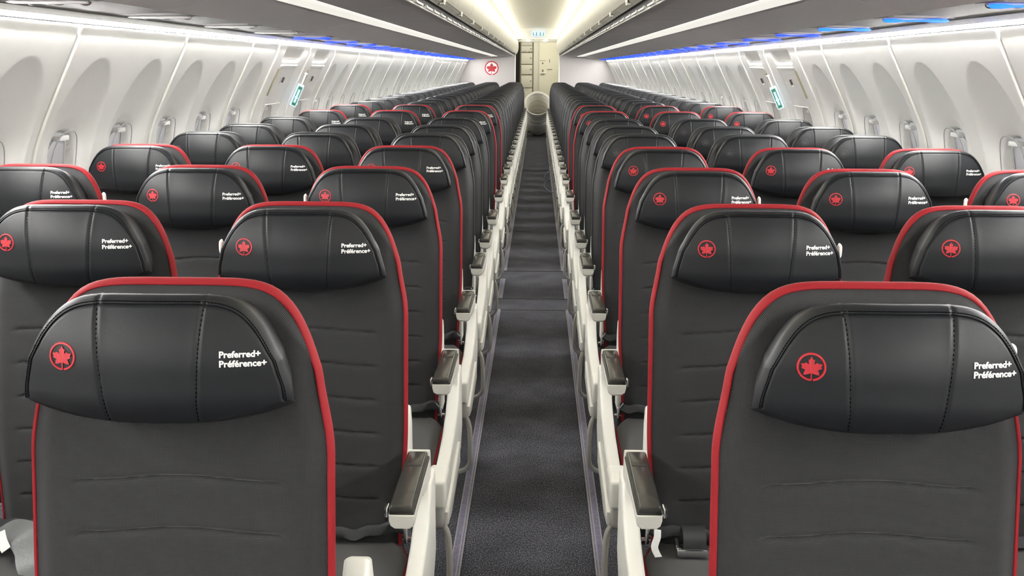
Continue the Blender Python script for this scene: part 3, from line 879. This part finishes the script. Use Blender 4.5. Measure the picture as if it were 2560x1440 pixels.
lastL = YE-BY[-1]
bin_last = {s: bin_meshes(s, lastL) for s in (-1, 1)}
vis = 0
ON2 = ORD[1:-1]
for s in (-1, 1):
    sn = 'left' if s < 0 else 'right'; cnt = 0
    for i, b in enumerate(BY):
        last = i == len(BY)-1
        ms = bin_last[s] if last else bin_me[s]
        r = empty('overhead_bin', (0, b, 0))
        nth = 'last one at the rear bulkhead' if last else ('nearest the camera' if i == 0 else f'{ON2[i-1]} from the camera end')
        tag(r, f'cream overhead luggage bin {sn} of the aisle, {nth}', 'luggage bin', 'overhead bins along the aisle')
        for nm, me in zip(('bin_body', 'underside_panel', 'bin_door', 'handle_strip', 'latch', 'bin_rail'), ms): meshobj(nm, me, None, r)
# long diffusers
def lamp_mesh(s, Ll):
    bm = bmesh.new()
    prism_y(bm, [(0.838, 1.7485), (0.86, 1.744), (0.95, 1.7425), (0.973, 1.7465), (0.973, 1.753), (0.838, 1.755)], 0.012, Ll-0.012, s)
    return setmat(finish(bm, 'diffuser', smooth=False), M['lamp'])
LL = 2.62; LY = [5.48 + LL*k for k in range(-3, 7)]
for s in (-1, 1):
    sn = 'left' if s < 0 else 'right'; a = lamp_mesh(s, LL); ex = {}
    for i, b in enumerate(LY):
        if b > 21.5: continue
        Ll = min(LL, 21.9-b); me = a if Ll == LL else lamp_mesh(s, Ll)
        o = meshobj('strip_lamp', me); o.location.y = b
        tag(o, f'long white strip lamp under the {sn} bins, {"nearest" if i == 0 else ORD[i]} from the camera end', 'lamp', 'strip lamps under the bins')
# service channel behind the bins
for s in (-1, 1):
    bm = bmesh.new()
    prism_y(bm, [(1.262, 1.700), (1.45, 1.697), (1.615, 1.689), (1.618, 1.700), (1.262, 1.72)], YF, YE, s)
    struct(meshobj(f'trim_{n}', finish(bm, 'channel', smooth=False), M['psu']), 'grey service channel above the window seats'); n += 1
    bm = bmesh.new(); prism_y(bm, [(1.612, 1.692), (1.640, 1.692), (1.640, 1.72), (1.612, 1.72)], YF, YE, s)
    struct(meshobj(f'trim_{n}', finish(bm, 'gapline', smooth=False), M['gap']), 'dark gap beside the light cove'); n += 1
    bm = bmesh.new(); prism_y(bm, [(1.63, 1.69), (2.0, 1.69), (2.0, 1.72), (1.63, 1.72)], YF, YE, s)
    struct(meshobj(f'ceiling', finish(bm, 'ceiling', smooth=False), M['wall']), 'cove top above the side wall')
# service panels with reading lights
def psu_meshes(s):
    zc = 1.693
    def stadium(cx, cy, hx, hy, z, nn=10):
        P = []
        for i in range(nn*2+2):
            a = -PI/2 + PI*i/(nn) if i <= nn else PI/2 + PI*(i-nn-1)/nn
            sx = hx-hy if i <= nn else -(hx-hy)
            P.append((cx+sx+math.cos(a)*hy, cy+math.sin(a)*hy, z))
        return P
    bm = bmesh.new()
    a = [bm.verts.new(p) for p in stadium(s*1.44, 0, 0.150, 0.07, zc-0.003)]; b = [bm.verts.new(p) for p in stadium(s*1.44, 0, 0.156, 0.076, zc+0.012)]
    bm.faces.new(a); bridge(bm, a, b, True); bm.faces.new(b[::-1])
    plate = setmat(finish(bm, 'plate', smooth=False), M['psu'])
    bars = []
    for lit in (0, 1):
        bm = bmesh.new(); zb2 = zc-(0.012 if lit else 0.008)
        pts = [(s*1.315, 0, 0), (s*1.325, 0, 0), (s*1.36, 0, 0), (s*1.39, 0, 0), (s*1.47, 0, 0), (s*1.505, 0, 0), (s*1.55, 0, 0), (s*1.56, 0, 0)]
        rs = [0.002, 0.0065, 0.007, 0.0036, 0.0036, 0.007, 0.0065, 0.002]
        tube(bm, [(p[0], -0.02, zb2) for p in pts], [q*(1 if lit else 0.45) for q in rs], 8)
        bars.append(setmat(finish(bm, 'light_bar'), M['blue'] if lit else M['psurim']))
    bm = bmesh.new()
    pts = [(s*1.315, 0.0, zc-0.005), (s*1.32, 0.0, zc-0.006), (s*1.55, 0.0, zc-0.006), (s*1.56, 0.0, zc-0.005)]
    tube(bm, pts, [0.001, 0.006, 0.006, 0.001], 8); rim = setmat(finish(bm, 'light_rim'), M['psurim'])
    noz = []
    for x in (1.35, 1.43, 1.51):
        bm = bmesh.new()
        g = bmesh.ops.create_uvsphere(bm, u_segments=14, v_segments=8, radius=0.017)
        for v in bm.verts: v.co = Vector((s*x+v.co.x, 0.045+v.co.y, zc-0.004+v.co.z*0.7))
        noz.append(setmat(finish(bm, 'air_nozzle'), M['psudark']))
    return plate, bars, rim, noz
psu_me = {s: psu_meshes(s) for s in (-1, 1)}
nearbar = {s: setmat(psu_me[s][1][1].copy(), M['bluelight']) for s in (-1, 1)}
PY = [1.35, 2.20, 3.05, 3.95, 4.85, 5.70, 6.60, 7.58, 8.45, 9.25] + [9.97+0.7141*k for k in range(0, 17)]
for s in (-1, 1):
    sn = 'left' if s < 0 else 'right'; plate, bars, rim, noz = psu_me[s]
    for i, yy in enumerate(PY):
        r = empty('service_panel', (0, yy, 0)); lit = (s > 0) or i >= 6
        tag(r, f'overhead service panel {"with blue light" if lit else "unlit grey"} {sn} of the aisle, above the {ORD[i] if i < 27 else ORD[26]} row', 'service panel', 'service panels above the seats')
        meshobj('plate', plate, None, r); meshobj('light_rim', rim, None, r); meshobj('light_bar', (nearbar[s] if i < 5 else bars[1]) if lit else bars[0], None, r, 'glowing blue light bar' if lit else None)
        if i < 12:
            for q in noz: meshobj('air_nozzle', q, None, r)

# ------------------------------------------------------------------ AISLE CEILING
bm = bmesh.new(); G = []
ys = np.arange(YF, YE+0.02, 0.04)
for y in ys:
    row = []
    for x in np.linspace(-0.475, 0.475, 17):
        ph = ((y-0.2) % 0.58)/0.58
        z = 2.330 + 0.018*(1-(x/0.475)**2) + 0.014*math.sin(PI*ph)
        row.append((x, y, z))
    G.append(row)
gridmesh(bm, G)
struct(meshobj('ceiling', finish(bm, 'ceiling', recalc=False), M['ceiling']), 'cream ribbed aisle ceiling')
SL = 1.16
for s in (-1, 1):
    sn = 'left' if s < 0 else 'right'
    bm = bmesh.new(); prism_y(bm, [(0.470, 2.328), (0.562, 2.303), (0.566, 2.32), (0.474, 2.345)], 0.008, SL-0.008, s)
    me = setmat(finish(bm, 'ceiling_strip', smooth=False), M['ceillight'])
    k = 0; y = YF
    while y < YE-0.1:
        o = meshobj('ceiling_strip_light', me); o.location.y = y
        tag(o, f'glowing ceiling light strip above the {sn} bins, {"nearest" if k == 0 else ORD[k]} from the camera end', 'lamp', 'ceiling light strips'); y += SL; k += 1
    bm = bmesh.new(); prism_y(bm, [(0.46, 2.352), (0.6, 2.352), (0.6, 2.37), (0.46, 2.37)], YF, YE, s)
    struct(meshobj('ceiling', finish(bm, 'ceiling', smooth=False), M['ceiling']), 'ceiling edge above the light strip')
# closure above everything, front wall
bm = bmesh.new(); box(bm, -2.1, 2.1, YF, 25.3, 2.42, 2.46); struct(meshobj('ceiling', finish(bm, 'ceiling', smooth=False), M['ceiling']), 'upper cabin shell')
bm = bmesh.new(); box(bm, -2.1, 2.1, YF-0.06, YF, 0, 2.46); struct(meshobj('wall_front', finish(bm, 'wall_front', smooth=False), M['bulk']), 'pale partition behind the camera')

# ------------------------------------------------------------------ REAR BULKHEAD, galley
for s in (-1, 1):
    bm = bmesh.new(); box(bm, *sorted((s*0.478, s*2.0)), YE, YE+0.04, 0, 2.42)
    p = struct(meshobj('wall_rear', finish(bm, 'wall_rear', smooth=False), M['bulk']), f"pale mauve rear bulkhead {'left' if s < 0 else 'right'} of the aisle")
    bm = bmesh.new(); box(bm, *sorted((s*0.470, s*0.490)), YE-0.01, YE+0.05, 0, 2.12, 0.004)
    meshobj('bulkhead_edge', finish(bm, 'bulkhead_edge'), M['seam'], p)
def bproj(x, z, lift): return (-0.998+x, YE-0.004-lift, 1.502+z)
r = empty('wall_roundel', (0, 0, 0)); tag(r, 'red maple leaf roundel on the rear bulkhead left of the aisle', 'emblem')
bm = bmesh.new(); A = []
for i in range(48):
    a = 2*PI*i/48; A.append(bm.verts.new((-0.998+0.15*math.cos(a), YE-0.003, 1.502+0.15*math.sin(a))))
B = [bm.verts.new((v.co.x, YE+0.002, v.co.z)) for v in A]; bm.faces.new(A); bridge(bm, A, B, True)
meshobj('white_disc', finish(bm, 'white_disc', smooth=False), M['label'], r)
meshobj('red_leaf', make_roundel(0.152, bproj, 'red_leaf', 0.003), M['redthread'], r)
# header over the aisle end
bm = bmesh.new(); G = []
for t in np.linspace(0, 1, 12):
    G.append([(x, YE-0.02-0.16*(1-math.cos(t*PI/2)), 2.12+0.22*math.sin(t*PI/2)+0.012*math.cos(x*3)) for x in np.linspace(-0.56, 0.56, 21)])
gridmesh(bm, G); box(bm, -0.56, 0.56, YE-0.02, YE+0.04, 2.118, 2.40)
struct(meshobj('wall_header', finish(bm, 'wall_header', recalc=False), M['ceiling']), 'curved cream header over the end of the aisle')
r = empty('exit_sign', (0, 0, 0)); tag(r, 'lit exit sign with two running figures over the end of the aisle', 'exit sign')
bm = bmesh.new(); box(bm, -0.125, 0.165, YE-0.21, YE-0.14, 2.165, 2.285, 0.012, 3); meshobj('sign_case', finish(bm, 'sign_case'), M['signwhite'], r)
bm = bmesh.new()
for m_ in (-1, 1):
    cx = 0.02
    def B_(x0, x1, z0, z1): box(bm, *sorted((cx+m_*x0, cx+m_*x1)), YE-0.214, YE-0.209, z0, z1)
    B_(0.105, 0.118, 2.20, 2.255); B_(0.09, 0.11, 2.188, 2.203)      # door jamb
    B_(0.032, 0.05, 2.235, 2.255); B_(0.030, 0.046, 2.205, 2.232); B_(0.02, 0.062, 2.187, 2.197); B_(0.046, 0.06, 2.215, 2.222)
meshobj('running_figures', finish(bm, 'running_figures', smooth=False), M['signgreen'], r)
bm = bmesh.new(); box(bm, -0.53, 0.53, YE+0.05, YE+0.12, 2.06, 2.105, 0.01)
struct(meshobj('trim_90', finish(bm, 'rail'), M['seam']), 'white rail below the header')
for x in (-0.21, 0.19):
    bm = bmesh.new(); bmesh.ops.create_uvsphere(bm, u_segments=12, v_segments=8, radius=0.032)
    for v in bm.verts: v.co += Vector((x, YE+0.06, 2.112))
    o = meshobj('galley_downlight', finish(bm, 'galley_downlight'), M['spot']); tag(o, f"small bright downlight under the header, {'left' if x < 0 else 'right'} one", 'lamp', 'galley downlights')
# galley room
bm = bmesh.new(); box(bm, -0.9, 0.9, 22.9, 23.5, 2.36, 2.40, 0.01)  # added panel, brightens the dim galley from above
tag(meshobj('galley_fill_panel', finish(bm, 'galley_fill_panel'), M['galleyfill']), 'added glowing fill panel in the galley past the aisle header', 'lamp')
for s in (-1, 1):
    bm = bmesh.new(); box(bm, *sorted((s*1.3, s*1.36)), YE+0.04, 25.2, 0, 2.42); struct(meshobj('wall_galley', finish(bm, 'w', smooth=False), M['galley']), 'cream galley side wall')
bm = bmesh.new(); box(bm, -1.36, 1.36, 24.9, 25.2, 0, 2.42); struct(meshobj('wall_aft', finish(bm, 'w', smooth=False), M['galley']), 'cream aft wall')
g = empty('galley_unit', (0, 24.0, 0)); tag(g, 'cream galley cabinet with latched compartments left of the aisle end', 'cabinet')
def gp(name, mat, x0, x1, z0, z1, y0=0.0, y1=0.02, bev=0.004, lab=None, par=None):
    bm = bmesh.new(); box(bm, x0, x1, y0, y1, z0, z1, bev); return meshobj(name, finish(bm, name), mat, par or g, lab)
gp('body', M['galleydark'], -0.40, -0.09, 0, 2.2, 0.02, 0.6, 0)
for z0, z1 in ((2.02, 2.18), (1.87, 2.01), (1.60, 1.85), (1.36, 1.58), (1.06, 1.34), (0.55, 1.04), (0.05, 0.53)):
    d = gp('compartment_door', M['galley'], -0.375, -0.115, z0, z1)
    gp('latch', M['galleydark'], -0.165, -0.135, (z0+z1)/2, (z0+z1)/2+0.02, -0.015, 0.0, 0.002, None, d)
for x in (-0.34, -0.29, -0.20, -0.15):
    gp('turn_button', M['galleydark'], x, x+0.022, 1.345, 1.37, -0.012, 0.0, 0.002)
    gp('turn_button', M['galleydark'], x, x+0.014, 1.858, 1.90, -0.012, 0.0, 0.002)
gp('label_strip', M['galleydark'], -0.33, -0.18, 1.035, 1.046, -0.004, 0.0, 0); gp('label_strip', M['galleydark'], -0.32, -0.19, 1.0, 1.008, -0.004, 0.0, 0)
gp('side_post', M['galley'], -0.088, 0.02, 0, 2.2, -0.02, 0.5, 0.006)
d = empty('lavatory_door', (0, 24.0, 0)); tag(d, 'pale yellow lavatory door with small signs at the aisle end', 'door')
gp('door_panel', M['lav'], 0.045, 0.62, 0.02, 2.10, -0.01, 0.03, 0.006, None, d)
gp('door_frame', M['galley'], 0.022, 0.043, 0, 2.2, -0.02, 0.05, 0.003, None, d)
for (x0, x1, z0, z1) in ((0.06, 0.20, 1.675, 1.682), (0.11, 0.145, 1.60, 1.635), (0.28, 0.295, 1.63, 1.71), (0.23, 0.35, 1.47, 1.485), (0.11, 0.15, 1.42, 1.47), (0.07, 0.17, 1.35, 1.36)):
    gp('door_sign', M['galleydark'], x0, x1, z0, z1, -0.016, -0.009, 0, None, d)
gp('door_handle', M['seam'], 0.08, 0.20, 1.38, 1.40, -0.04, -0.012, 0.004, None, d)
gp('door_top_panel', M['galley'], 0.045, 0.62, 2.105, 2.25, -0.005, 0.03, 0.004, None, d)
bm = bmesh.new(); A = []
for i in range(41):
    t = i/40; A.append((-0.47+0.085*t, YE+0.22+0.05*math.sin(t*30)+0.3*t))
va = [bm.verts.new((x, y, 0.0)) for x, y in A]; vb = [bm.verts.new((x, y, 2.06)) for x, y in A]; bridge(bm, va, vb)
va2 = [bm.verts.new((x-0.004, y+0.006, 0.0)) for x, y in A]; vb2 = [bm.verts.new((x-0.004, y+0.006, 2.06)) for x, y in A]; bridge(bm, va2, vb2)
tag(meshobj('galley_curtain', finish(bm, 'galley_curtain', recalc=False), M['curtain']), 'dark brown curtain gathered at the left of the galley opening', 'curtain')

# ------------------------------------------------------------------ AIR DUCT HOSE
def duct():
    bm = bmesh.new()
    P = smoothpath([(0.10, 23.75, 0.27), (0.06, 23.2, 0.265), (0.03, 22.85, 0.27), (0.022, 22.60, 0.36), (0.022, 22.40, 0.58), (0.02, 22.14, 0.755)], 22)
    P = [Vector(p) for p in P]; k = len(P); rings = []; inner = []
    d = 0.0
    for i, p in enumerate(P):
        if i: d += (P[i]-P[i-1]).length
        t = (P[min(i+1, k-1)]-P[max(i-1, 0)]).normalized(); a = Vector((1, 0, 0)); b = t.cross(a).normalized()
        e = i/(k-1); R = 0.238 + 0.050*sstep(0.78, 1.0, e)
        rings.append([]); inner.append([])
        for j in range(48):
            an = 2*PI*j/48
            rip = 0.020*abs(math.sin(PI*(d/0.105) + an*0.5 + 0.25*math.sin(2*an)))
            rr_ = R - 0.018 + rip
            if i == k-1: rr_ = R+0.006
            v = a*math.cos(an)*rr_ + b*math.sin(an)*rr_
            q = p+v
            if q.z < 0.012: q.z = 0.012
            rings[-1].append(bm.verts.new(q)); q2 = p + v*0.955
            if q2.z < 0.02: q2.z = 0.02
            inner[-1].append(bm.verts.new(q2))
    for i in range(k-1): bridge(bm, rings[i], rings[i+1], True); bridge(bm, inner[i], inner[i+1], True)
    bridge(bm, rings[-1], inner[-1], True)
    return finish(bm, 'air_duct_hose', angle=80)
o = meshobj('air_duct_hose', duct(), M['duct'])
tag(o, 'wide white ribbed air duct hose standing open-mouthed at the end of the aisle', 'hose')
def ringpart():
    bm = bmesh.new(); p = Vector((0.02, 22.14, 0.755)); t = Vector((0, -0.83, 0.56)).normalized(); a = Vector((1, 0, 0)); b = t.cross(a).normalized()
    tube(bm, [p+(a*math.cos(2*PI*i/48)+b*math.sin(2*PI*i/48))*0.290 for i in range(48)], 0.011, 8, closed=True); return finish(bm, 'mouth_ring')
meshobj('mouth_ring', ringpart(), M['duct'], o)

# cable on the carpet
bm = bmesh.new()
tube(bm, smoothpath([(0.27, 12.1, 0.007), (0.16, 12.5, 0.007), (0.115, 13.0, 0.007), (0.135, 13.5, 0.007), (0.19, 13.8, 0.01), (0.12, 14.1, 0.007), (0.17, 14.6, 0.008), (0.20, 15.1, 0.007), (0.17, 15.5, 0.01), (0.24, 16.2, 0.007), (0.28, 17.0, 0.007)], 10), 0.0065, 8)
tag(meshobj('loose_cable', finish(bm, 'loose_cable'), M['cable']), 'loose blue grey cable lying along the right edge of the aisle carpet', 'cable')
